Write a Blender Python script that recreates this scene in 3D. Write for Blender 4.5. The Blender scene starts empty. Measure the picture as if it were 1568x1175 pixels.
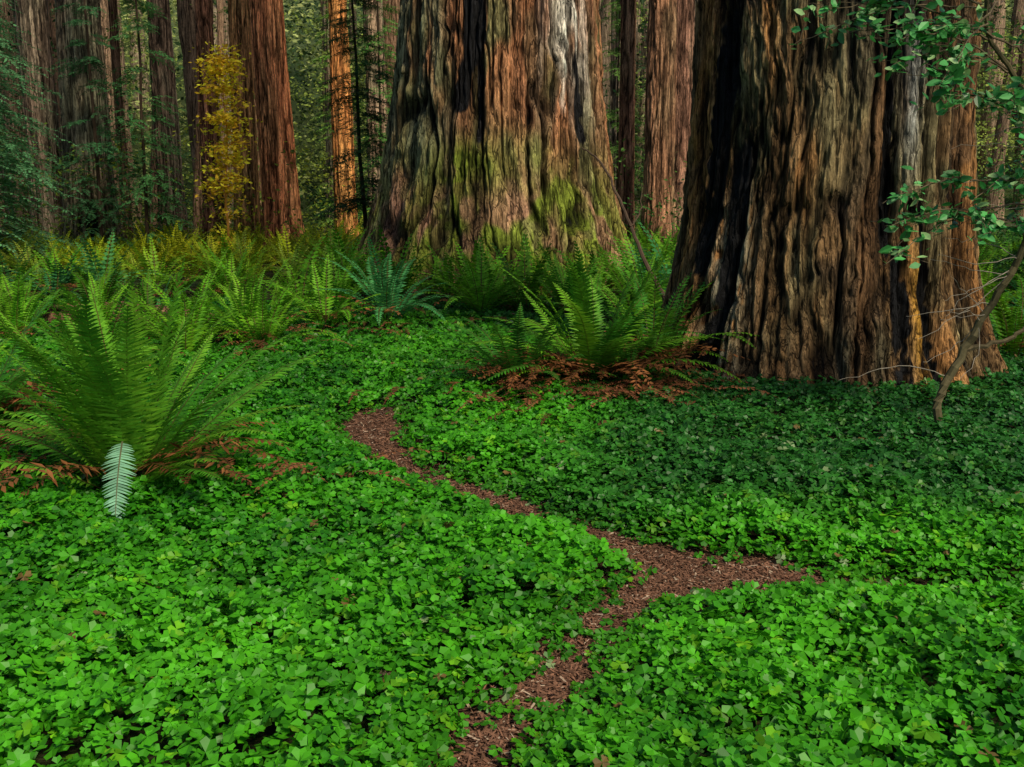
import bpy, math
import numpy as np
from mathutils import Vector
rng=np.random.default_rng(11)
scene=bpy.context.scene
R=math.radians
# ---------------------------------------------------------------- noise
def _h(ix,iy,iz,seed):
    h=(ix*374761393+iy*668265263+iz*1274126177+seed*974711)&0xffffffff
    h=((h^(h>>13))*1274126177)&0xffffffff
    h=h^(h>>16)
    return (h&0xffff)/65535.0
def vn(x,y,z=0.0,seed=0):
    x,y,z=np.broadcast_arrays(np.asarray(x,float),np.asarray(y,float),np.asarray(z,float))
    fx,fy,fz=np.floor(x),np.floor(y),np.floor(z)
    ix,iy,iz=fx.astype(np.int64),fy.astype(np.int64),fz.astype(np.int64)
    u,v,w=x-fx,y-fy,z-fz
    u=u*u*(3-2*u);v=v*v*(3-2*v);w=w*w*(3-2*w)
    def L(a,b,t): return a+(b-a)*t
    return L(L(L(_h(ix,iy,iz,seed),_h(ix+1,iy,iz,seed),u),L(_h(ix,iy+1,iz,seed),_h(ix+1,iy+1,iz,seed),u),v),
             L(L(_h(ix,iy,iz+1,seed),_h(ix+1,iy,iz+1,seed),u),L(_h(ix,iy+1,iz+1,seed),_h(ix+1,iy+1,iz+1,seed),u),v),w)
def ss(a,b,x):
    t=np.clip((x-a)/(b-a),0,1); return t*t*(3-2*t)
def lerp(a,b,t):
    t=np.asarray(t)[...,None]; return np.asarray(a)*(1-t)+np.asarray(b)*t
def hgt(x,y):
    x=np.asarray(x,float);y=np.asarray(y,float)
    h=0.10*(vn(x*.33,y*.33,0,5)-.5)+0.06*(vn(x*1.1,y*1.1,0,6)-.5)
    h=h+0.04*np.exp(-((x-3.3)**2/7+(y-9.6)**2/5))
    r=np.hypot(x,y-10)
    h=h+np.clip(r-52,0,70)*0.42*ss(52,70,r)
    return h
# ---------------------------------------------------------------- mesh helpers
def mesh_from(name,V,F,C=None,mat=None,smooth=False,parent=None):
    V=np.ascontiguousarray(V,dtype=np.float32).reshape(-1,3); F=np.ascontiguousarray(F,dtype=np.int32).reshape(-1,4)
    me=bpy.data.meshes.new(name)
    me.vertices.add(len(V)); me.vertices.foreach_set('co',V.ravel())
    me.loops.add(len(F)*4); me.loops.foreach_set('vertex_index',F.ravel())
    me.polygons.add(len(F)); me.polygons.foreach_set('loop_start',np.arange(0,len(F)*4,4,dtype=np.int32))
    me.update(calc_edges=True)
    me.polygons.foreach_set('use_smooth',np.full(len(F),smooth,dtype=bool))
    if C is not None:
        a=me.attributes.new('Col','FLOAT_COLOR','POINT')
        c=np.ones((len(V),4),dtype=np.float32); c[:,:3]=np.clip(C.reshape(-1,3),0,1)
        a.data.foreach_set('color',c.ravel())
    if mat: me.materials.append(mat)
    ob=bpy.data.objects.new(name,me); scene.collection.objects.link(ob)
    if parent: ob.parent=parent
    return ob
class Soup:
    def __init__(s): s.V=[];s.C=[]
    def add(s,Q,C):
        Q=np.asarray(Q,float).reshape(-1,4,3); n=len(Q)
        C=np.asarray(C,float)
        if C.ndim==1: C=np.broadcast_to(C,(n,3))
        if C.ndim==2: C=np.repeat(C[:,None,:],4,axis=1)
        s.V.append(Q); s.C.append(C)
    def build(s,name,mat,parent=None):
        V=np.concatenate(s.V); C=np.concatenate(s.C)
        return mesh_from(name,V,np.arange(len(V)*4),C.reshape(-1,3),mat,False,parent)
def nrm(v): return v/np.maximum(np.linalg.norm(v,axis=-1,keepdims=True),1e-9)
def leaves(P,D,N,ln,wd,fold=.15,heart=False):
    S=nrm(np.cross(D,N)); ln=ln[:,None]; wd=wd[:,None]
    if heart: a1,b1,a2,b2,t=.55,.52,1.0,.30,.84
    else: a1,b1,a2,b2,t=.35,.5,.75,.34,1.0
    T=P+D*ln*t
    out=[]
    for sg in (1,-1):
        L1=P+D*ln*a1+S*wd*b1*sg+N*wd*fold*b1
        L2=P+D*ln*a2+S*wd*b2*sg+N*wd*fold*b2
        q=np.stack([P,L1,L2,T] if sg==1 else [P,T,L2,L1],axis=1)
        out.append(q)
    return np.concatenate(out)
def tube(soup,pts,rad,col,sides=6):
    pts=np.asarray(pts,float); n=len(pts); rad=np.broadcast_to(np.asarray(rad,float),(n,))
    T=nrm(np.gradient(pts,axis=0)); up=np.array([0.31,0.17,0.93]); A=nrm(np.cross(T,up)); B=np.cross(T,A)
    a=np.linspace(0,2*np.pi,sides+1)
    ring=pts[:,None]+rad[:,None,None]*(A[:,None]*np.cos(a)[None,:,None]+B[:,None]*np.sin(a)[None,:,None])
    Q=np.stack([ring[:-1,:-1],ring[:-1,1:],ring[1:,1:],ring[1:,:-1]],axis=2).reshape(-1,4,3)
    c=np.asarray(col)*(0.8+.4*rng.random((len(Q),1)))
    soup.add(Q,c)
def smooth_line(P,n=24,jit=0.0):
    P=np.asarray(P,float); t=np.linspace(0,len(P)-1,n)
    i=np.clip(t.astype(int),0,len(P)-2); f=(t-i)[:,None]
    g=lambda k:P[np.clip(k,0,len(P)-1)]
    p0,p1,p2,p3=g(i-1),g(i),g(i+1),g(i+2)
    o=.5*((2*p1)+(-p0+p2)*f+(2*p0-5*p1+4*p2-p3)*f**2+(-p0+3*p1-3*p2+p3)*f**3)
    if jit: o=o+rng.normal(0,jit,o.shape)
    return o
def frond(soup,base,az,L,e0,droop,n,pl,col,stem=(.12,.09,.03),start=.14,twist=0.0,detail=False,pw=.9,rough=0):
    s=np.linspace(0,1,n+1); el=e0-droop*s**1.25
    azs=az+twist*s*s
    ds=L/n
    d=np.stack([np.cos(el)*np.cos(azs),np.cos(el)*np.sin(azs),np.sin(el)],1)
    P=base+np.concatenate([np.zeros((1,3)),np.cumsum(d[:-1]*ds,0)])
    side=np.stack([-np.sin(azs),np.cos(azs),np.zeros(n+1)],1)
    up=np.cross(d,side); up*=np.sign(up[:,2:3]+1e-6)
    m=s>start
    P2,d2,s2,sd,u2=P[m],d[m],s[m],side[m],up[m]
    q=(s2-start)/(1-start)
    w=pl*np.minimum(1,.5+(q/.25)*.5)*np.clip(1-q,0.0,1)**.55
    w=np.maximum(w,.06*pl)*(1+rough*(rng.random(len(w))-.5))
    bw=ds*pw
    col=np.asarray(col)
    for sg in (1,-1):
        D=nrm(sd*sg+d2*(.28+.5*q[:,None]**2)+u2*(.12-.25*rng.random((len(w),1)))+rng.normal(0,.05+.2*rough,(len(w),3)))
        W=w[:,None]*(.88+.2*rng.random((len(w),1)))
        if detail:
            a=P2+d2*bw*.5; b=P2-d2*bw*.45
            c1=P2+D*W*.55+d2*bw*.42-u2*W*.03; c2=P2+D*W*.55-d2*bw*.3-u2*W*.03
            t1=P2+D*W+d2*bw*.12-u2*W*.14; t2=P2+D*W-u2*W*.14
            Q=np.concatenate([np.stack([b,a,c1,c2],1),np.stack([c2,c1,t1,t2],1)])
            cc=col*(.75+.5*rng.random((len(w),1))); cc=np.concatenate([cc,cc])
        else:
            Q=np.stack([P2,P2+D*W*.4+d2*bw*.55,P2+D*W-u2*W*.1,P2+D*W*.4-d2*bw*.5],1)
            cc=col*(.7+.6*rng.random((len(w),1)))
        soup.add(Q,cc)
    r=(.006*L+.001)*(1-.8*s)
    r=r[:,None]
    Q=np.stack([P[:-1]-side[:-1]*r[:-1],P[:-1]+side[:-1]*r[:-1],P[1:]+side[1:]*r[1:],P[1:]-side[1:]*r[1:]],1)+up[:-1][:,None]*.002
    soup.add(Q,np.asarray(stem))
def fern(soup,x,y,L,nf,n,colA,colB,pl=.1,detail=False,e=(50,84),dr=(35,95),dead=0,skip=None):
    z=float(hgt(x,y))
    for k in range(nf):
        az=k*2.39996+rng.normal(0,.25)
        inner=rng.random()
        if skip is not None and abs((az-skip+math.pi)%(2*math.pi)-math.pi)<.45: inner=.85+.15*inner
        e0=R(e[0]+(e[1]-e[0])*inner); droop=R(dr[1]-(dr[1]-dr[0])*inner+rng.normal(0,10))
        l=L*(.72+.35*rng.random())
        base=np.array([x+.05*math.cos(az),y+.05*math.sin(az),z])
        t=rng.random(); c=np.asarray(colA)*(1-t)+np.asarray(colB)*t
        frond(soup,base,az,l,e0,droop,n,pl*l*(.9+.25*rng.random()),c,start=.14,twist=rng.normal(0,.3),detail=detail)
    for k in range(dead):
        az=rng.random()*6.28
        frond(soup,np.array([x,y,z+.10+.08*rng.random()]),az,L*(.5+.35*rng.random()),R(32),R(50+20*rng.random()),max(12,n//2),pl*L*.8,
              np.array([.24,.095,.035])*(.5+.9*rng.random()),stem=(.12,.06,.03),twist=rng.normal(0,.7),rough=1.0,pw=.7)
# ---------------------------------------------------------------- materials
def new_mat(name):
    m=bpy.data.materials.new(name); m.use_nodes=True; nt=m.node_tree; nt.nodes.clear()
    return m,nt,nt.nodes.new('ShaderNodeOutputMaterial')
def N(nt,t,**k):
    n=nt.nodes.new(t)
    for a,b in k.items(): setattr(n,a,b)
    return n
def leaf_mat(name,trans=.3,rough=.5,spec=.3,nscale=40):
    m,nt,out=new_mat(name); l=nt.links.new
    at=N(nt,'ShaderNodeAttribute',attribute_name='Col')
    tc=N(nt,'ShaderNodeTexCoord'); no=N(nt,'ShaderNodeTexNoise'); no.inputs['Scale'].default_value=nscale
    l(tc.outputs['Object'],no.inputs['Vector'])
    mr=N(nt,'ShaderNodeMapRange'); mr.inputs['To Min'].default_value=.6; mr.inputs['To Max'].default_value=1.4
    l(no.outputs['Fac'],mr.inputs['Value'])
    mx=N(nt,'ShaderNodeVectorMath',operation='SCALE'); l(at.outputs['Color'],mx.inputs[0]); l(mr.outputs[0],mx.inputs['Scale'])
    p=N(nt,'ShaderNodeBsdfPrincipled'); p.inputs['Roughness'].default_value=rough; p.inputs['Specular IOR Level'].default_value=spec
    tr=N(nt,'ShaderNodeBsdfTranslucent'); ms=N(nt,'ShaderNodeMixShader'); ms.inputs[0].default_value=trans
    l(mx.outputs[0],p.inputs['Base Color']); l(mx.outputs[0],tr.inputs['Color'])
    l(p.outputs[0],ms.inputs[1]); l(tr.outputs[0],ms.inputs[2]); l((ms if trans>0 else p).outputs[0],out.inputs[0])
    return m
def bark_mat(name,sc=14,strength=.6,dist=.03,crack=7):
    m,nt,out=new_mat(name); l=nt.links.new
    at=N(nt,'ShaderNodeAttribute',attribute_name='Col'); tc=N(nt,'ShaderNodeTexCoord')
    def noise(scale,zs,det,rg,dis=0):
        mp=N(nt,'ShaderNodeMapping'); mp.inputs['Scale'].default_value=(1,1,zs); l(tc.outputs['Object'],mp.inputs[0])
        a=N(nt,'ShaderNodeTexNoise'); a.inputs['Scale'].default_value=scale; a.inputs['Detail'].default_value=det; a.inputs['Roughness'].default_value=rg; a.inputs['Distortion'].default_value=dis
        l(mp.outputs[0],a.inputs['Vector']); return a.outputs['Fac']
    def rng_(v,a,b,c,d):
        r=N(nt,'ShaderNodeMapRange'); r.inputs['From Min'].default_value=a; r.inputs['From Max'].default_value=b
        r.inputs['To Min'].default_value=c; r.inputs['To Max'].default_value=d; l(v,r.inputs['Value']); return r.outputs[0]
    def mth(op,a,b=None):
        n=N(nt,'ShaderNodeMath',operation=op)
        for i,v in enumerate((a,b)):
            if v is None: continue
            if isinstance(v,(int,float)): n.inputs[i].default_value=v
            else: l(v,n.inputs[i])
        return n.outputs[0]
    A=noise(sc,.06,8,.72,.1); B=noise(sc*2.8,.35,8,.75)
    Cn=noise(crack,.05,3,.5,.15); D=noise(crack*2.3,.07,3,.5,.1)
    c1=rng_(mth('ABSOLUTE',mth('SUBTRACT',Cn,.5)),0,.04,.15,1.0)
    c2=rng_(mth('ABSOLUTE',mth('SUBTRACT',D,.5)),0,.035,.4,1.0)
    cr=mth('MULTIPLY',c1,c2)
    f=mth('MULTIPLY',mth('MULTIPLY',rng_(A,.35,.66,.4,1.7),rng_(B,.33,.67,.5,1.55)),cr)
    sc_=N(nt,'ShaderNodeVectorMath',operation='SCALE'); l(at.outputs['Color'],sc_.inputs[0]); l(f,sc_.inputs['Scale'])
    bu=N(nt,'ShaderNodeBump'); bu.inputs['Strength'].default_value=strength; bu.inputs['Distance'].default_value=dist
    l(mth('ADD',mth('ADD',A,mth('MULTIPLY',B,.7)),mth('MULTIPLY',cr,.8)),bu.inputs['Height'])
    p=N(nt,'ShaderNodeBsdfPrincipled'); p.inputs['Roughness'].default_value=.85; p.inputs['Specular IOR Level'].default_value=.10
    l(sc_.outputs[0],p.inputs['Base Color']); l(bu.outputs[0],p.inputs['Normal']); l(p.outputs[0],out.inputs[0])
    return m
def soil_mat(name,sc=30):
    m,nt,out=new_mat(name); l=nt.links.new
    at=N(nt,'ShaderNodeAttribute',attribute_name='Col'); tc=N(nt,'ShaderNodeTexCoord')
    a=N(nt,'ShaderNodeTexNoise'); a.inputs['Scale'].default_value=sc; a.inputs['Detail'].default_value=8; a.inputs['Roughness'].default_value=.7
    v=N(nt,'ShaderNodeTexVoronoi'); v.inputs['Scale'].default_value=sc*2.5
    l(tc.outputs['Object'],a.inputs['Vector']); l(tc.outputs['Object'],v.inputs['Vector'])
    r=N(nt,'ShaderNodeMapRange'); r.inputs['From Min'].default_value=.3; r.inputs['From Max'].default_value=.7
    r.inputs['To Min'].default_value=.35; r.inputs['To Max'].default_value=1.7; l(a.outputs['Fac'],r.inputs['Value'])
    s=N(nt,'ShaderNodeVectorMath',operation='SCALE'); l(at.outputs['Color'],s.inputs[0]); l(r.outputs[0],s.inputs['Scale'])
    bu=N(nt,'ShaderNodeBump'); bu.inputs['Strength'].default_value=.8; bu.inputs['Distance'].default_value=.02
    ad=N(nt,'ShaderNodeMath',operation='ADD'); l(a.outputs['Fac'],ad.inputs[0]); l(v.outputs['Distance'],ad.inputs[1]); l(ad.outputs[0],bu.inputs['Height'])
    p=N(nt,'ShaderNodeBsdfPrincipled'); p.inputs['Roughness'].default_value=.95; p.inputs['Specular IOR Level'].default_value=.1
    l(s.outputs[0],p.inputs['Base Color']); l(bu.outputs[0],p.inputs['Normal']); l(p.outputs[0],out.inputs[0])
    return m
M_ox=leaf_mat('oxalis_leaf',.3,.45,.3,25)
M_fern=leaf_mat('fern_leaf',.35,.5,.15,12)
M_fol=leaf_mat('tree_foliage',.35,.6,.10,2)
M_shrub=leaf_mat('shrub_leaf',.25,.4,.4,20)
M_twig=leaf_mat('twig_bark',.0,.9,.1,60)
M_barkA=bark_mat('giant_redwood_bark',14,.9,.06,5)
M_barkB=bark_mat('charred_redwood_bark',24,.9,.035,9)
M_barkC=bark_mat('redwood_bark',11,.8,.06,6)
M_soil=soil_mat('forest_soil',25); M_path=soil_mat('path_duff',45)
# ---------------------------------------------------------------- ground
def axis(lo,hi,n,far,k):
    c=np.linspace(lo,hi,n); g=np.geomspace(1,k,26)
    g=(g-1)/(k-1)
    return np.concatenate([(lo-g[1:]*far)[::-1],c,hi+g[1:]*far])
gx=axis(-9,9,190,150,60); gy=axis(0,18,190,150,60)
GX,GY=np.meshgrid(gx,gy); GZ=hgt(GX,GY)
def grid_faces(ny,nx,wrap=False):
    i=np.arange(ny-1)[:,None]; j=np.arange(nx if wrap else nx-1)[None,:]; j2=(j+1)%nx
    return np.stack([i*nx+j,i*nx+j2,(i+1)*nx+j2,(i+1)*nx+j],-1).reshape(-1,4)
far=ss(22,50,np.hypot(GX,GY))
gc=lerp([.035,.024,.013],[.02,.04,.012],vn(GX*.8,GY*.8,0,21)); gc=lerp(gc,lerp([.03,.05,.018],[.10,.13,.05],vn(GX*.25,GY*.25,GZ*.25,22)),far)
mesh_from('forest_ground',np.stack([GX,GY,GZ],-1),grid_faces(len(gy),len(gx)),gc,M_soil,True)
# ---------------------------------------------------------------- path
P_main=np.array([(-.35,1.6,.13),(-.22,2.2,.12),(-.09,2.70,.105),(.04,3.0,.09),(.15,3.2,.085),(.31,3.57,.08),(.48,3.87,.095),(.62,4.04,.13),(.80,4.26,.22),(.64,4.46,.17),(.43,4.68,.11),(.20,4.94,.09),
 (-.07,5.22,.085),(-.37,5.56,.09),(-.68,5.98,.11),(-.86,6.37,.15),(-1.00,6.8,.19),(-1.06,7.25,.18),(-1.0,7.65,.08)])
P_spur=np.array([(.80,4.26,.20),(1.0,4.28,.18),(1.25,4.26,.13),(1.45,4.18,.04),(1.8,4.10,.015),(2.6,3.98,.008)])
pm=smooth_line(P_main,220); psp=smooth_line(P_spur,70)
allp=np.concatenate([pm,psp])
def path_d(x,y):
    out=np.empty(len(x))
    for i in range(0,len(x),20000):
        d=np.hypot(x[i:i+20000,None]-allp[None,:,0],y[i:i+20000,None]-allp[None,:,1])-allp[None,:,2]
        out[i:i+20000]=d.min(1)
    return out
def ribbon(name,p,off,par=None):
    T=np.gradient(p[:,:2],axis=0); T/=np.linalg.norm(T,axis=1,keepdims=True); S=np.stack([T[:,1],-T[:,0]],1)
    u=np.linspace(-1,1,9)
    w=(p[:,2]+.12)[:,None]*u[None]
    X=p[:,0:1]+S[:,0:1]*w; Y=p[:,1:2]+S[:,1:2]*w
    Z=hgt(X,Y)+off
    C=lerp([.19,.10,.062],[.09,.050,.032],vn(X*5,Y*5,0,31)*.6+.4*vn(X*17,Y*17,0,32))
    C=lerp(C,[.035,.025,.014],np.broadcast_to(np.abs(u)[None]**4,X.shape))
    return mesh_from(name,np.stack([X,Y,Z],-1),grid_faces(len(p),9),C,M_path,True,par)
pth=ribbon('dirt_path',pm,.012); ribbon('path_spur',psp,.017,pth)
li=Soup(); k=np.concatenate([rng.integers(0,len(pm),20000),len(pm)+rng.integers(0,40,5000)])
c=allp[k]; x=c[:,0]+rng.normal(0,1,len(k))*(c[:,2]*.7+.03); y=c[:,1]+rng.normal(0,1,len(k))*(c[:,2]*.7+.03)
a=rng.random(len(k))*6.28; ln=.005+.024*rng.random(len(k))**2.5; D=np.stack([np.cos(a),np.sin(a),rng.normal(0,.25,len(k))],1); D=nrm(D)
Nn=nrm(rng.normal(0,.35,(len(k),3))+[0,0,1])
P=np.stack([x,y,hgt(x,y)+.02+.006*rng.random(len(k))],1)
S=nrm(np.cross(D,Nn))*(.0012+.003*rng.random((len(k),1)))
D=D*ln[:,None]
cc=lerp([.25,.125,.075],[.07,.038,.024],rng.random(len(k))); cc[rng.random(len(k))<.06]=[.40,.30,.21]
li.add(np.stack([P-D-S,P+D-S,P+D+S,P-D+S],1),cc); li.build('path_litter',M_twig)
# ---------------------------------------------------------------- groundcover
TX,TY=3.02,9.75
trees=[(-.25,20,2.75),(TX,TY,1.62)]
def sample(n,y0,y1):
    y=np.sqrt(rng.random(int(n))*(y1**2-y0**2)+y0**2)
    x=(rng.random(int(n))*2-1)*(.56*y+1.2); return x,y
xs=[];ys=[];sz=[]
for n,y0,y1,s in ((56000,1.9,6.5,.98),(50000,6.5,10.5,1.0),(24000,10.5,15.5,1.35)):
    x,y=sample(n,y0,y1); xs.append(x);ys.append(y);sz.append(np.full(len(x),s))
x=np.concatenate(xs);y=np.concatenate(ys);s=np.concatenate(sz)
pd=path_d(x,y)+(vn(x*4,y*4,0,41)-.5)*.11+(vn(x*14,y*14,0,47)-.5)*.07
keep=pd>0
keep|=(pd>-.05)&(rng.random(len(x))<.20)
keep&=~((pd<.08)&(rng.random(len(x))<.25))
keep&=vn(x*2.2,y*2.2,0,44)+.6*rng.random(len(x))>.25
for tx,ty,tr in trees: keep&=np.hypot(x-tx,y-ty)>tr-.02
x,y,s,pd=x[keep],y[keep],s[keep],pd[keep]; n=len(x)
edge=ss(-.03,.26,pd)
hm=(.018+.095*edge)*(.45+1.1*vn(x*2.5,y*2.5,0,43))
z=hgt(x,y)+.015+hm*(.35+.85*rng.random(n))+.01
Nn=nrm(rng.normal(0,.42,(n,3))+[0,-.12,1]); a0=rng.random(n)*6.28
ll=s*(.017+.026*rng.random(n))*(1-.25*(1-edge))
dark=ss(-.6,.8,x-.25*(y-5))*ss(4.4,5.4,y)      # right bank: shade painted into the leaf colour, slightly bluer
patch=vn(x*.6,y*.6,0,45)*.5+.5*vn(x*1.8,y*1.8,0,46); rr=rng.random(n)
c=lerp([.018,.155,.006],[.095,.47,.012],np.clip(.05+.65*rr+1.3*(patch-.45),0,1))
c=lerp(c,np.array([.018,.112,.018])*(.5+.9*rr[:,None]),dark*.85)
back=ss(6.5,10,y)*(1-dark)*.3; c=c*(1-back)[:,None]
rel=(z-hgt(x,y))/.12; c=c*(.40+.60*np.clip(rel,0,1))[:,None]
w=rng.random(n); c[w<.002]=[.26,.38,.16]; c[(w>.012)&(w<.07)]*=np.array([2.2,1.25,1.2]); c[(w>.07)&(w<.074)]=[.20,.13,.04]
so=Soup(); C0=np.stack([x,y,z],1)
A=nrm(np.cross(Nn,np.array([.3,.9,.1]))); B=np.cross(Nn,A)
for k in range(3):
    a=a0+k*2.0944+rng.normal(0,.16,n)
    D=nrm(A*np.cos(a)[:,None]+B*np.sin(a)[:,None]-Nn*(.05+.5*rng.random((n,1))))
    N2=nrm(Nn-D*(Nn*D).sum(1,keepdims=True))
    l3=ll*(.85+.3*rng.random(n))
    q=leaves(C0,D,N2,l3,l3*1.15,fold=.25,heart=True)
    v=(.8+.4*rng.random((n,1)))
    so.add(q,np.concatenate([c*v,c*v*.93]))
so.build('redwood_sorrel_groundcover',M_ox)
# ---------------------------------------------------------------- trunks
def trunk(name,X,Y,H,rf,nth,zs,fc,amp,seed,colf,flute=.15,cracks=(),mat=None,lean=(0,0)):
    th=np.linspace(0,2*np.pi,nth,endpoint=False); TH,Z=np.meshgrid(th,zs)
    face=math.atan2(-Y,-X); PHI=np.degrees((TH-face+np.pi)%(2*np.pi)-np.pi)
    rc=float(rf(np.array(2.5)))
    c0,s0=np.cos(TH)*rc,np.sin(TH)*rc
    wv=(vn(c0/(fc*4),s0/(fc*4),Z/(fc*10),seed)-.5)*fc*1.3+(vn(c0/(fc*1.5),s0/(fc*1.5),Z/(fc*2.0),seed+9)-.5)*fc*.45+(vn(c0/(fc*.5),s0/(fc*.5),Z/(fc*.7),seed+19)-.5)*fc*.2
    t2=TH+wv/rc; c1,s1=np.cos(t2)*rc,np.sin(t2)*rc
    n1=vn(c1/fc,s1/fc,Z/(fc*9),seed+1); n2=vn(c1/(fc*.5),s1/(fc*.5),Z/(fc*5),seed+2); n3=vn(c1/(fc*.2),s1/(fc*.2),Z/(fc*.8),seed+3)
    n4=vn(c1/(fc*.1),s1/(fc*.1),Z/(fc*.5),seed+5)
    g1=ss(0,.32,np.abs(2*n1-1)); g2=ss(0,.36,np.abs(2*n2-1))
    fl=vn(c1/(fc*4.5),s1/(fc*4.5),Z/(fc*40),seed+4)
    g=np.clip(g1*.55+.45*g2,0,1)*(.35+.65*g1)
    r=rf(Z)+amp*(g1*.6+g2*.4+n3*.34+n4*.16-.75)+(np.abs(2*fl-1)-.4)*flute*(1+1.8*np.exp(-Z/1.1))
    char=np.zeros_like(r)
    for (p,w,z0,z1,dep,ch) in cracks:
        cen=p+(vn(0*Z,Z*.9,seed+p,seed+7)-.5)*w*1.3
        m=np.exp(-((PHI-cen)/(w*(.55+.9*vn(0*Z,Z*1.3,seed+p*2,seed+8))))**2)
        zm=ss(z0-.3,z0+.3,Z)*(1-ss(z1-.5,z1+.5,Z))
        edge=vn(c1/(fc*.6),s1/(fc*.6),Z/(fc*3),seed+12)*.55+.3*n3+.15*n4
        r-=dep*m*zm; char=np.maximum(char,ch*ss(.33,.45,m*zm*(.15+1.15*edge)))
    col=colf(PHI,Z,g,n3,c1,s1,np.clip(char,0,1),seed)
    z0=float(hgt(X,Y))
    V=np.stack([r*np.cos(TH)+lean[0]*Z,r*np.sin(TH)+lean[1]*Z,Z],-1)
    ob=mesh_from(name,V,grid_faces(len(zs),nth,True),col,mat,True)
    ob.location=(X,Y,z0-.02)
    return ob
def blotch(c1,s1,Z,sc,seed,zs=1.0): return .65*vn(c1/sc,s1/sc,Z/(sc*zs),seed)+.35*vn(c1/sc*2.7,s1/sc*2.7,Z/(sc*zs)*2.7,seed+1)
def col_center(PHI,Z,g,n3,c1,s1,char,seed):
    base=lerp([.25,.14,.07],[.23,.20,.085],ss(.4,.6,blotch(c1,s1,Z,.7,61,2)))
    red=ss(.44,.58,blotch(c1,s1,Z,.45,63,4))*ss(1.2,4,Z+PHI*.02); base=lerp(base,[.40,.17,.08],red*.85)
    grey=(1-ss(-36,-16,PHI))*ss(1,3,Z)*ss(.35,.6,blotch(c1,s1,Z,.3,66,5)); base=lerp(base,[.24,.25,.14],grey*.7)
    pale=np.exp(-((PHI-40)/14)**2)*ss(2.2,4.2,Z)*ss(.28,.5,blotch(c1,s1,Z,.25,65,6)); base=lerp(base,[.80,.74,.62],pale)
    mb=ss(.36,.52,blotch(c1,s1,Z,.30,67,1.5))
    moss=(1.4*np.exp(-((PHI+17)/13)**2)*(1-ss(1.9,3.0,Z))+.85*np.exp(-((PHI-30)/24)**2)*(1-ss(1.0,3.2,Z))+.45*(1-ss(1.0,3.2,Z)))*(.3+.7*mb)
    base=lerp(base,[.19,.26,.025],np.clip(moss,0,.88))
    pink=ss(.5,.62,blotch(c1,s1,Z,.4,69,2))*(1-ss(1.4,2.4,Z)); base=lerp(base,[.36,.17,.12],pink*.75)
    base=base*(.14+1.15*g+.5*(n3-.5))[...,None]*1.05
    return lerp(np.maximum(base,.006),[.018,.018,.020],char)
def col_right(PHI,Z,g,n3,c1,s1,char,seed):
    base=lerp([.26,.155,.07],[.23,.19,.095],ss(.4,.6,blotch(c1,s1,Z,.4,71,3)))
    base=lerp(base,[.42,.195,.065],ss(.50,.66,blotch(c1,s1,Z,.22,73,8))*.75)
    edgeL=np.exp(-((PHI+62)/9)**2)*ss(1.2,2.2,Z); base=lerp(base,[.46,.20,.06],edgeL*.8)
    base=lerp(base,[.05,.04,.030],ss(.49,.63,blotch(c1,s1,Z,.45,75,1.6))*.65)
    base=lerp(base,[.28,.30,.22],np.exp(-((PHI+33)/9)**2)*(1-ss(1.4,2.0,Z))*ss(.35,.6,n3+.1)*.8)
    base=lerp(base,[.30,.31,.28],np.exp(-((PHI-33)/3.5)**2)*ss(1.6,2.4,Z)*.9)
    base=lerp(base,[.45,.23,.03],np.exp(-((PHI-37)/3.0)**2)*(1-ss(.9,1.5,Z))*.9)
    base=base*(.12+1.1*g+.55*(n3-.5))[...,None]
    return lerp(np.maximum(base,.006),[.012,.012,.013],char)
zs_c=np.concatenate([np.linspace(-.3,7,430),np.linspace(7.1,34,60)])
zs_r=np.concatenate([np.linspace(-.3,4.6,460),np.linspace(4.65,30,90)])
rfC=lambda z:(1.84+1.14*np.exp(-np.maximum(z,-.3)/1.9))*(1-.016*np.clip(z-4,0,40))
rfR=lambda z:(1.22+.50*np.exp(-np.maximum(z,-.3)/.95))*(1-.018*np.clip(z-3,0,40))
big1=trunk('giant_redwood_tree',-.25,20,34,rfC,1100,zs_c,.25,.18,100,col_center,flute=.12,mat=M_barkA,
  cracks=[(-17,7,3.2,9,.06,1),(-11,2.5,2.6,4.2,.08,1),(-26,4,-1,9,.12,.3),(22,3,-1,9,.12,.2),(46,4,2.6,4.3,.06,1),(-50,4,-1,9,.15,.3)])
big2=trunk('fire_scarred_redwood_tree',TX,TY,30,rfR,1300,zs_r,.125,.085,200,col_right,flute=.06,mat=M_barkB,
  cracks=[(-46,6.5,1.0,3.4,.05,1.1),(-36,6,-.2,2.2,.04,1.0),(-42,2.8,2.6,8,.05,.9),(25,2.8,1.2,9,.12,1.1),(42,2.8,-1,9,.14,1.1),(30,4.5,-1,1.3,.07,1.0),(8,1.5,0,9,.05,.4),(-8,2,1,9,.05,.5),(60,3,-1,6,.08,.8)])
def col_bg(tint,gr=.3):
    tint=np.array(tint)
    def f(PHI,Z,g,n3,c1,s1,char,seed):
        b=lerp(tint,tint*np.array([.72,1.0,.95])+.01,ss(.4,.7,blotch(c1,s1,Z,.5,seed,4))*gr*2)
        b=b*(.25+.95*g+.4*(n3-.5))[...,None]
        return lerp(np.maximum(b,.005),[.01,.01,.01],char)
    return f
zs_b=np.concatenate([np.linspace(-.4,9,150),np.linspace(9.3,26,24)])
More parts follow.
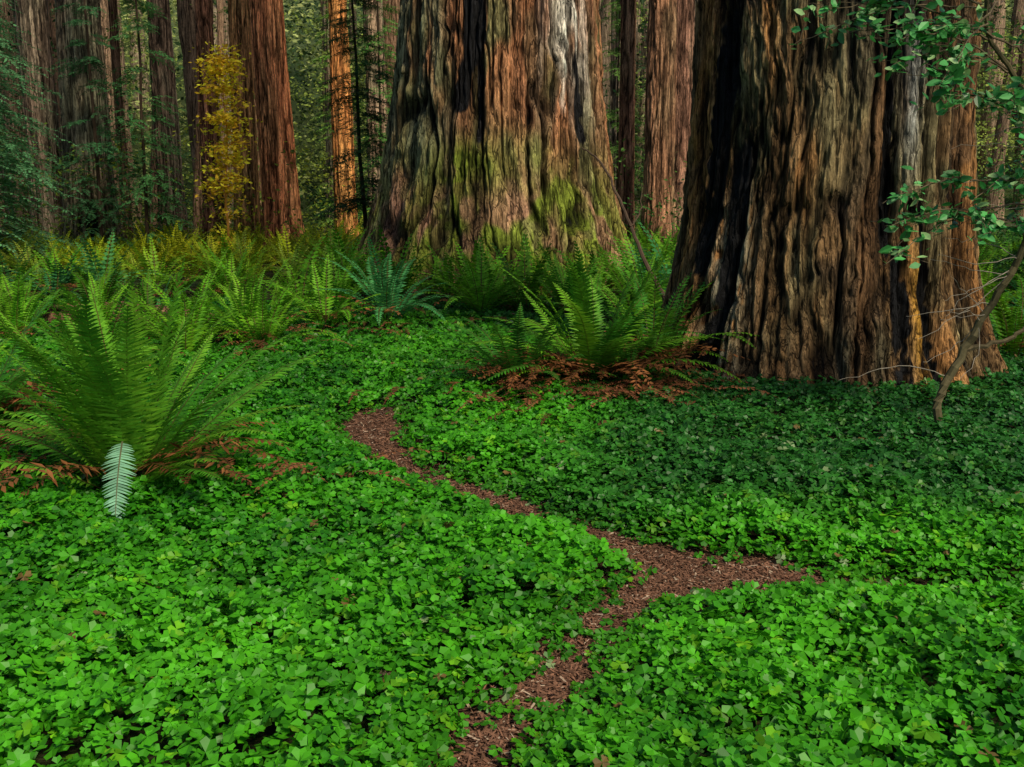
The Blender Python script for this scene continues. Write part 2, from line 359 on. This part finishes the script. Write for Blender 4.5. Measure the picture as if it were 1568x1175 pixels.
bgs=[(-14.8,28,.24,(.17,.10,.065)),(-13.9,30,.50,(.22,.155,.11)),(-12.3,29,.70,(.20,.155,.10)),(-10.6,31,.38,(.15,.10,.07)),
 (-9.6,32,.32,(.30,.135,.08)),(-8.4,31.5,.40,(.60,.27,.10)),(-6.9,30,.56,(.70,.24,.10)),(-5.35,32,.34,(.74,.29,.09)),(-4.9,37,.42,(.40,.27,.18)),  # orange tints of the left trunks stand in for warm sunlight
 (3.55,31,.26,(.36,.16,.09)),(4.35,29.5,.46,(.40,.20,.11)),(5.3,32,.55,(.38,.19,.12)),(12.2,22,.50,(.42,.25,.14)),(14.8,26,.6,(.36,.21,.12)),(-17.5,33,.6,(.25,.16,.11)),(8.5,34,.6,(.32,.18,.12)),
 (-12.9,38,.42,(.26,.19,.14)),(-16.6,39,.55,(.26,.20,.15)),(-9.6,40,.36,(.42,.30,.20)),(-7.2,41,.40,(.46,.32,.20)),(6.9,38,.42,(.42,.27,.18)),(4.3,41,.38,(.44,.30,.20)),(-19,36,.7,(.22,.17,.13))]  # farther trunks paler: haze worked into the bark tint
bgt=[]
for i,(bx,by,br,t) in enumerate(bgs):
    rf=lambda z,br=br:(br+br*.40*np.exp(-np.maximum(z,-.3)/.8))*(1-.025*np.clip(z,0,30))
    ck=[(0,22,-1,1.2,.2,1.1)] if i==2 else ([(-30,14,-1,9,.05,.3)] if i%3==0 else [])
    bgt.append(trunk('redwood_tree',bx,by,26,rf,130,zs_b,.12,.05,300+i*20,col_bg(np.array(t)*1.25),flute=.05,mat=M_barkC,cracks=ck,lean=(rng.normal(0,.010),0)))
cr=Soup()
for k in range(34):
    zz=rng.random(); az=rng.random()*6.28; L=(1-zz)*2.2+.9
    frond(cr,np.array([0,0,zz*10]),az,L,R(8),R(40),14,.5,np.array([.04,.11,.04])*(.6+.8*rng.random()),stem=(.08,.05,.03),start=.25,pw=.8,rough=.6)
cr0=cr.build('crown',M_fol); cr0.parent=bgt[0]; cr0.location=(0,0,16)
for i,t in enumerate(bgt[1:]+[big1,big2]):
    o=bpy.data.objects.new('crown',cr0.data); scene.collection.objects.link(o); o.parent=t
    o.location=(0,0,16+rng.random()*2); o.rotation_euler=(0,0,i*1.3)
    if t in (big1,big2): o.location=(0,0,20); o.scale=(1.5,1.5,1.3)
dt=Soup()
for k in range(120):
    yy=40+rng.random()**.8*34; xx=(rng.random()*2-1)*.66*yy; rr=.16+.62*rng.random()**1.8; zb=float(hgt(xx,yy))
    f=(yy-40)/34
    c=lerp(lerp([.20,.11,.065],[.40,.19,.10],rng.random()),[.46,.36,.25],f**.7)*(.7+.45*rng.random())  # paler with depth, haze mixed into the trunk colour
    sgn=np.linspace(0,1,30)
    pts=np.stack([xx+sgn*rng.normal(0,1.1)+.04*np.sin(sgn*9+k),np.full(30,yy),zb-.5+sgn*26],1)
    tube(dt,pts,rr*(1.15-.7*sgn)*(1+.05*rng.normal(0,1,30)),c,14)
dt.build('distant_redwood_trunks',M_barkC)
# ---------------------------------------------------------------- distant foliage mass
df=Soup()
def cluster(soup,cx,cy,cz,rx,rz,n,size,col):
    p=rng.normal(0,1,(n,3))*[rx*.5,rx*.5,rz*.5]+[cx,cy,cz]
    D=nrm(rng.normal(0,1,(n,3))*[1,1,.45]); Nn=nrm(rng.normal(0,.6,(n,3))+[0,-.3,.8])
    S=nrm(np.cross(D,Nn)); l=size*(.6+.8*rng.random((n,1))); w=l*.25
    Q=np.stack([p,p+D*l*.5+S*w,p+D*l,p+D*l*.5-S*w],1)
    soup.add(Q,np.asarray(col)*(.6+.8*rng.random((n,1))))
for k in range(3700):
    yy=35+rng.random()*30; xx=(rng.random()*2-1)*(.68*yy); zz=rng.random()**1.1*21
    a_=xx*34/yy
    if yy<55 and vn(a_*.55,zz*.16,0,89)<.50: continue
    t=np.clip((yy-35)/32+2.2*(vn(a_*.45,3,zz*.22,88)-.5)+rng.normal(0,.15),0,1)  # foliage lightens with depth: atmospheric haze put into its colour
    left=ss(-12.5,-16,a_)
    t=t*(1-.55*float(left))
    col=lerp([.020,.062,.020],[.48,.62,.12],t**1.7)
    cluster(df,xx,yy,float(hgt(xx,yy))+zz,1.7,.55,54,.19,col)
for k in range(1900):
    yy=62+rng.random()*26; xx=(rng.random()*2-1)*(.66*yy); zz=rng.random()*14
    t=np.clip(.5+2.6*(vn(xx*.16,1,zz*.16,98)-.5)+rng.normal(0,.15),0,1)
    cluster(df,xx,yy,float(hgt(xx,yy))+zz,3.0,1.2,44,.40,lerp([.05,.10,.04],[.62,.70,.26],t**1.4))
df.build('distant_forest_foliage',M_fol)
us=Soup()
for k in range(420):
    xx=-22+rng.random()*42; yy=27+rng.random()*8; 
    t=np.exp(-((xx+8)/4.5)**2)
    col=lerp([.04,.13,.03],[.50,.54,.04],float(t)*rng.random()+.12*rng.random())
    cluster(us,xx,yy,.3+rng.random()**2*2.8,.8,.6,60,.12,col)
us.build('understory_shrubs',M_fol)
# ---------------------------------------------------------------- understory conifers
def conifer(name,x,y,H,rad,col,nb=70,z0=.6,tr=.06,size=1.0):
    s=Soup(); zb=float(hgt(x,y))
    pts=np.stack([x+np.cumsum(rng.normal(0,.02,16)),y+np.zeros(16),zb+np.linspace(-.1,H,16)],1)
    tube(s,pts,tr*np.linspace(1,.2,16),(.09,.06,.04),7)
    for k in range(nb):
        f=rng.random(); zz=z0+(H-z0)*f; L=rad*(1-.65*f)*(.6+.6*rng.random()); az=rng.random()*6.28
        i=int(np.clip(zz/H*15,0,15)); b=np.array([pts[i,0],pts[i,1],zb+zz])
        c=np.asarray(col)*(.6+.9*rng.random())
        tw=rng.normal(0,.3)
        frond(s,b,az,L,R(10+10*rng.normal()),R(45+15*rng.random()),20,.22*size,c,stem=(.07,.05,.03),start=.12,twist=tw,pw=.8,rough=.9)
        for q in range(5):
            fr=.2+.15*q
            d=np.array([math.cos(az),math.sin(az),.12-.45*fr])*L*fr
            frond(s,b+d,az+(1 if q%2 else -1)*(.7+.3*rng.random()),L*(.62-.5*fr*.6),R(-5),R(35),12,.13*size,c*(.8+.4*rng.random()),stem=(.07,.05,.03),start=.03,pw=.85,rough=.9)
    return s.build(name,M_fol)
T=(.10,.27,.11)
conifer('young_hemlock_tree',-11.9,22.5,9,2.1,T,120)
conifer('young_hemlock_tree',-13.2,25,9.5,2.4,T,130)
conifer('young_hemlock_tree',-10.1,27.5,9.5,1.5,(.09,.27,.08),95)
conifer('young_hemlock_tree',-11.2,27,10,1.4,(.06,.19,.07),80)
conifer('young_hemlock_tree',-8.9,34,10,1.6,(.20,.42,.07),80)
conifer('young_redwood_tree',-3.35,22.8,8,1.25,(.035,.11,.035),130,z0=1.4)
conifer('young_redwood_tree',-4.4,34,10,1.6,(.09,.27,.05),70)
conifer('young_hemlock_tree',-6.0,35,10,1.3,(.24,.46,.08),70)
conifer('young_hemlock_tree',3.6,34,9,1.8,(.20,.38,.08),80)
conifer('young_hemlock_tree',9.7,17,7.5,1.8,(.10,.28,.07),130)
conifer('young_hemlock_tree',7.8,14.0,4.5,1.1,(.10,.28,.05),80)
# yellow maple sapling; its colours also carry the warm sun shaft
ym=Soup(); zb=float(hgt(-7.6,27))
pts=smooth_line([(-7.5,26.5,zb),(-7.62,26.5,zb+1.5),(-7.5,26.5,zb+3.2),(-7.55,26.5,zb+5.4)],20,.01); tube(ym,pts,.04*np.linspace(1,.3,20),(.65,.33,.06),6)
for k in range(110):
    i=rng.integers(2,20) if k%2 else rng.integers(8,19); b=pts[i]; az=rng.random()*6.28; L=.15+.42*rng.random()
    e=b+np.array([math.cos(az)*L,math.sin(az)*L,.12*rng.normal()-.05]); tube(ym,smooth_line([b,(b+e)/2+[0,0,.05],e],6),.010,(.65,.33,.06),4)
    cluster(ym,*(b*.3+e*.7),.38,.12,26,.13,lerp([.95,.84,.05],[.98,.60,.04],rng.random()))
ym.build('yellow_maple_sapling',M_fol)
# ---------------------------------------------------------------- ferns
GA=(.06,.27,.012);GB=(.19,.46,.018);BL=(.05,.25,.07)
f=Soup(); fern(f,-2.18,5.40,1.36,46,50,(.055,.25,.018),(.20,.48,.03),pl=.12,detail=True,e=(36,84),dr=(24,62),dead=14,skip=-1.25)
frond(f,np.array([-2.13,5.20,float(hgt(-2.13,5.2))+.40]),-1.35,.60,R(-28),R(38),34,.115,(.24,.50,.32),stem=(.15,.15,.08),start=.02,detail=True)
f.build('sword_fern',M_fern)
def single(x,y,L,nf,n,a,b,**k):
    s=Soup(); k.setdefault('pl',.12); fern(s,x,y,L,nf,n,a,b,**k); return s.build('sword_fern',M_fern)
single(-3.75,6.6,1.2,32,40,(.05,.22,.025),(.12,.38,.03),detail=True,dead=38,e=(40,80))
single(-3.6,8.4,1.1,24,34,(.07,.27,.02),(.17,.44,.025),dead=2)
single(.70,8.4,1.36,38,42,(.045,.22,.018),(.18,.44,.02),detail=True,dead=46,e=(42,86),dr=(25,75))
single(.05,8.25,1.05,26,34,(.02,.12,.015),(.06,.22,.02),detail=True,dead=16,e=(30,75))
single(1.3,9.0,1.3,28,34,(.04,.18,.02),(.14,.36,.02),dead=18)
single(-2.95,10.8,1.1,22,30,(.08,.30,.02),(.22,.50,.025),dead=1,e=(55,86))
single(-1.65,13.0,1.3,26,30,BL,(.09,.36,.10),dead=6)
single(-.45,13.9,1.2,26,28,(.10,.36,.02),(.24,.54,.025),dead=3)
single(-2.4,12.5,1.05,20,28,GA,GB,dead=6)
single(1.9,14.3,1.35,26,28,(.08,.31,.025),(.18,.44,.025),dead=3)
single(.8,13.9,1.25,24,28,(.08,.31,.02),(.20,.48,.025),dead=3)
ff=Soup(); pts=[]
tries=0
while len(pts)<420 and tries<40000:
    tries+=1
    yy=7.8+rng.random()**.85*23; xx=(rng.random()*2-1)*(.62*yy+1.5)
    if yy<15.4 and -2.2-.22*(yy-9)<xx<2.6: continue
    if 1.5<xx<4.9 and yy<12.5: continue
    if xx>2 and yy<9.6: continue
    if xx<0 and yy<9.2 and xx>-4.4: continue
    if yy<20 and float(vn(xx*.5,yy*.5,0,93))<.30: continue
    if math.hypot(xx+.25,yy-20)<3.0 or math.hypot(xx-TX,yy-TY)<1.9: continue
    if any((xx-a)**2+(yy-b)**2<.42 for a,b in pts): continue
    pts.append((xx,yy))
bank=[(-1.9,15.8),(-1.0,15.8),(-.1,15.9),(.6,15.7),(1.3,16.0),(2.2,16.6),(-2.9,16.8),(2.9,18.0),(-3.4,18.6),(-.3,15.0),(-2.6,14.6),(1.2,14.9),(-3.3,15.2),(.2,14.3),(-3.0,17.6),(2.6,15.6),(3.3,16.8),(3.0,14.4)]
for xx,yy in pts+bank:
    yl=math.exp(-((xx+7.5)/5.0)**2)*float(ss(16,24,yy)); bl=rng.random()<.12; v=.55+.6*rng.random()  # yl: sunlit zone at far left, painted as yellower fronds
    a=lerp(BL if bl else GA,(.36,.48,.015),yl)*v; b=lerp((.08,.34,.09) if bl else GB,(.78,.76,.02),yl)*v
    if xx>3: a=a*.8;b=b*.8
    near=yy<14
    fern(ff,xx,yy,(.7+.55*rng.random())*(1.2 if (xx,yy) in bank else 1),int(rng.integers(14,20)) if not near else 20,26 if near else 16,a,b,pl=.13,dead=int(rng.random()<.4)*4,e=(42,84))
ff.build('fern_meadow',M_fern)
dd=Soup()
for (cx,cy,r,nn) in ((-1.4,5.45,.25,14),(-3.2,5.9,.4,56),(-2.9,9.7,.6,18),(.35,7.75,.55,66),(1.3,8.0,.3,36),(-1.0,12.2,.8,20),(-2.6,11.6,.7,24),(-4.6,11,.9,24)):
    for k in range(nn):
        xx=cx+rng.normal(0,r);yy=cy+rng.normal(0,r*.5)
        frond(dd,np.array([xx,yy,float(hgt(xx,yy))+.10+.10*rng.random()]),rng.random()*6.28,.3+.35*rng.random(),R(18),R(45),20,.05,np.array([.26,.10,.045])*(.4+.9*rng.random()),stem=(.1,.05,.03),rough=1)
dd.build('dead_fern_fronds',M_fern)
fl=Soup(); zl=float(hgt(-5,13))
tube(fl,smooth_line([(-6.0,12.8,zl+.12),(-5.0,12.7,zl+.2),(-3.9,12.6,zl+.06)],24,.012),.17+.03*rng.random(24),(.22,.12,.07),12); fl.build('fallen_log',M_barkC)
fb=Soup()
tube(fb,smooth_line([(2.15,13.5,.25),(1.9,14.3,.85),(1.75,15.6,1.5),(1.5,16.6,2.2),(1.2,17.2,2.5)],30,.01),np.linspace(.035,.012,30),(.09,.06,.04),6)
tube(fb,smooth_line([(1.8,15.0,1.25),(2.0,15.4,1.5),(2.05,15.9,1.9)],12,.01),np.linspace(.015,.005,12),(.09,.06,.04),5)
fb.build('fallen_branch',M_twig)
# ---------------------------------------------------------------- shrub on the right
sh=Soup(); sl=Soup(); zb=float(hgt(3.2,6.9))
stem=smooth_line([(3.18,6.85,zb-.05),(3.06,6.9,zb+.25),(3.25,6.95,.62),(3.42,6.95,.95),(3.58,6.9,1.35),(3.64,6.85,1.72),(3.50,6.75,2.15),(3.28,6.7,2.50),(3.10,6.7,2.75),(3.0,6.6,3.2)],60,.006)
tube(sh,stem,np.linspace(.034,.012,60),(.11,.095,.05),8)
stem2=smooth_line([(3.64,6.85,1.72),(3.85,6.8,2.0),(4.0,6.7,2.5),(4.05,6.6,3.4)],30,.006); tube(sh,stem2,np.linspace(.022,.01,30),(.11,.09,.05),7)
stem3=smooth_line([(3.25,6.95,.62),(3.6,7.0,.7),(3.9,7.0,1.0),(4.2,6.9,1.6)],30,.006); tube(sh,stem3,np.linspace(.02,.008,30),(.11,.09,.05),6)
def twig(start,end,nl,col=(.07,.32,.08),ls=.085):
    s=np.array(start,float);e=np.array(end,float); m=(s+e)/2+[0,0,.10]+rng.normal(0,.03,3)
    L=smooth_line([s,m,e],16,.006); tube(sh,L,np.linspace(.008,.002,16),(.14,.11,.07),5)
    for j in range(5):
        b=L[rng.integers(5,15)]; e2=b+rng.normal(0,1,3)*[.18,.14,.11]; L2=smooth_line([b,(b+e2)/2,e2],8,.004); tube(sh,L2,.002,(.14,.11,.07),4)
        L=np.concatenate([L,L2,L2])
    i=rng.integers(4,len(L),nl); P=L[i]+rng.normal(0,.02,(nl,3))
    D=nrm(rng.normal(0,1,(nl,3))*[1,1,.45]+nrm(e-s)*.5); Nn=nrm(rng.normal(0,.45,(nl,3))+[0,-.5,.75]); Nn=nrm(Nn-D*(Nn*D).sum(1,keepdims=True))
    ln=ls*(.55+.7*rng.random(nl)); c=np.asarray(col)*(.5+1.1*rng.random((nl,1)))
    c[rng.random(nl)<.2]=[.32,.55,.22]
    sl.add(leaves(P,D,Nn,ln,ln*.55,.18),np.concatenate([c,c*.9]))
top=[((3.28,6.7,2.5),(2.35,6.3,2.50)),((3.28,6.7,2.5),(2.10,6.4,2.70)),((3.10,6.7,2.75),(1.95,6.4,2.82)),((3.0,6.6,3.0),(1.9,6.3,3.0)),((3.1,6.7,2.8),(2.6,6.2,2.35)),
 ((3.50,6.75,2.15),(2.55,6.4,2.25)),((3.50,6.75,2.15),(3.0,6.4,2.3)),((4.0,6.7,2.5),(3.1,6.3,2.75)),((4.0,6.7,2.5),(3.4,6.2,2.6)),((4.05,6.6,2.9),(3.1,6.2,2.95)),((4.05,6.6,3.1),(2.7,6.3,3.1)),
 ((3.64,6.85,1.72),(2.45,6.6,1.66)),((3.58,6.9,1.5),(2.5,6.6,1.50)),((3.64,6.85,1.72),(3.0,6.5,1.65)),((3.58,6.9,1.4),(3.1,6.5,1.45)),((3.85,6.8,2.0),(3.5,6.3,1.75)),((3.85,6.8,2.0),(4.0,6.4,2.2)),
 ((3.9,7.0,1.0),(3.7,6.5,1.3)),((4.0,6.7,2.5),(4.1,6.3,2.6)),((4.05,6.6,3.0),(4.0,6.2,3.1)),((3.85,6.8,2.0),(3.3,6.4,2.05)),((3.1,6.7,2.7),(2.3,6.3,2.62)),((3.0,6.6,2.9),(2.2,6.3,2.9))]
for a_,b_ in top: twig(a_,b_,64)
for a_,b_ in top[::2]: twig(np.array(a_)+[.1,.1,.15],np.array(b_)+rng.normal(0,.12,3),50)
for k in range(18):
    b=stem[rng.integers(10,38)]; e=b+np.array([-.15-.65*rng.random(),-.2*rng.random(),.25*rng.normal()]); L=smooth_line([b,(b+e)/2+rng.normal(0,.06,3),e],12,.008)
    tube(sh,L,np.linspace(.004,.0012,12),(.34,.30,.24),4)
root=sh.build('understory_shrub',M_twig); sl.build('leaves',M_shrub,root)
# ---------------------------------------------------------------- light, world, camera
sd=np.array([.50,-.66,.90]); sd/=np.linalg.norm(sd); elv=math.asin(sd[2]); az=math.atan2(sd[0],sd[1])
L=bpy.data.lights.new('sun','SUN'); L.energy=4.0; L.angle=R(12); L.color=(1,.88,.66)
lo=bpy.data.objects.new('sun',L); scene.collection.objects.link(lo); lo.rotation_euler=Vector(sd).to_track_quat('Z','Y').to_euler(); lo.location=(10,-10,20)
w=bpy.data.worlds.new("World"); scene.world=w; w.use_nodes=True; nt=w.node_tree
bg=nt.nodes['Background']; sk=nt.nodes.new('ShaderNodeTexSky'); sk.sky_type='NISHITA'; sk.sun_disc=False; sk.sun_elevation=elv; sk.sun_rotation=az
nt.links.new(sk.outputs[0],bg.inputs[0]); bg.inputs[1].default_value=.10
cam=bpy.data.cameras.new('camera'); cam.lens=34.44; cam.sensor_width=36; cam.clip_end=600
co=bpy.data.objects.new('camera',cam); scene.collection.objects.link(co); co.location=(0,0,1.7); co.rotation_euler=(R(90-10.85),0,0)
scene.camera=co
scene.view_settings.view_transform='Standard'; scene.view_settings.look='None'; scene.view_settings.exposure=0
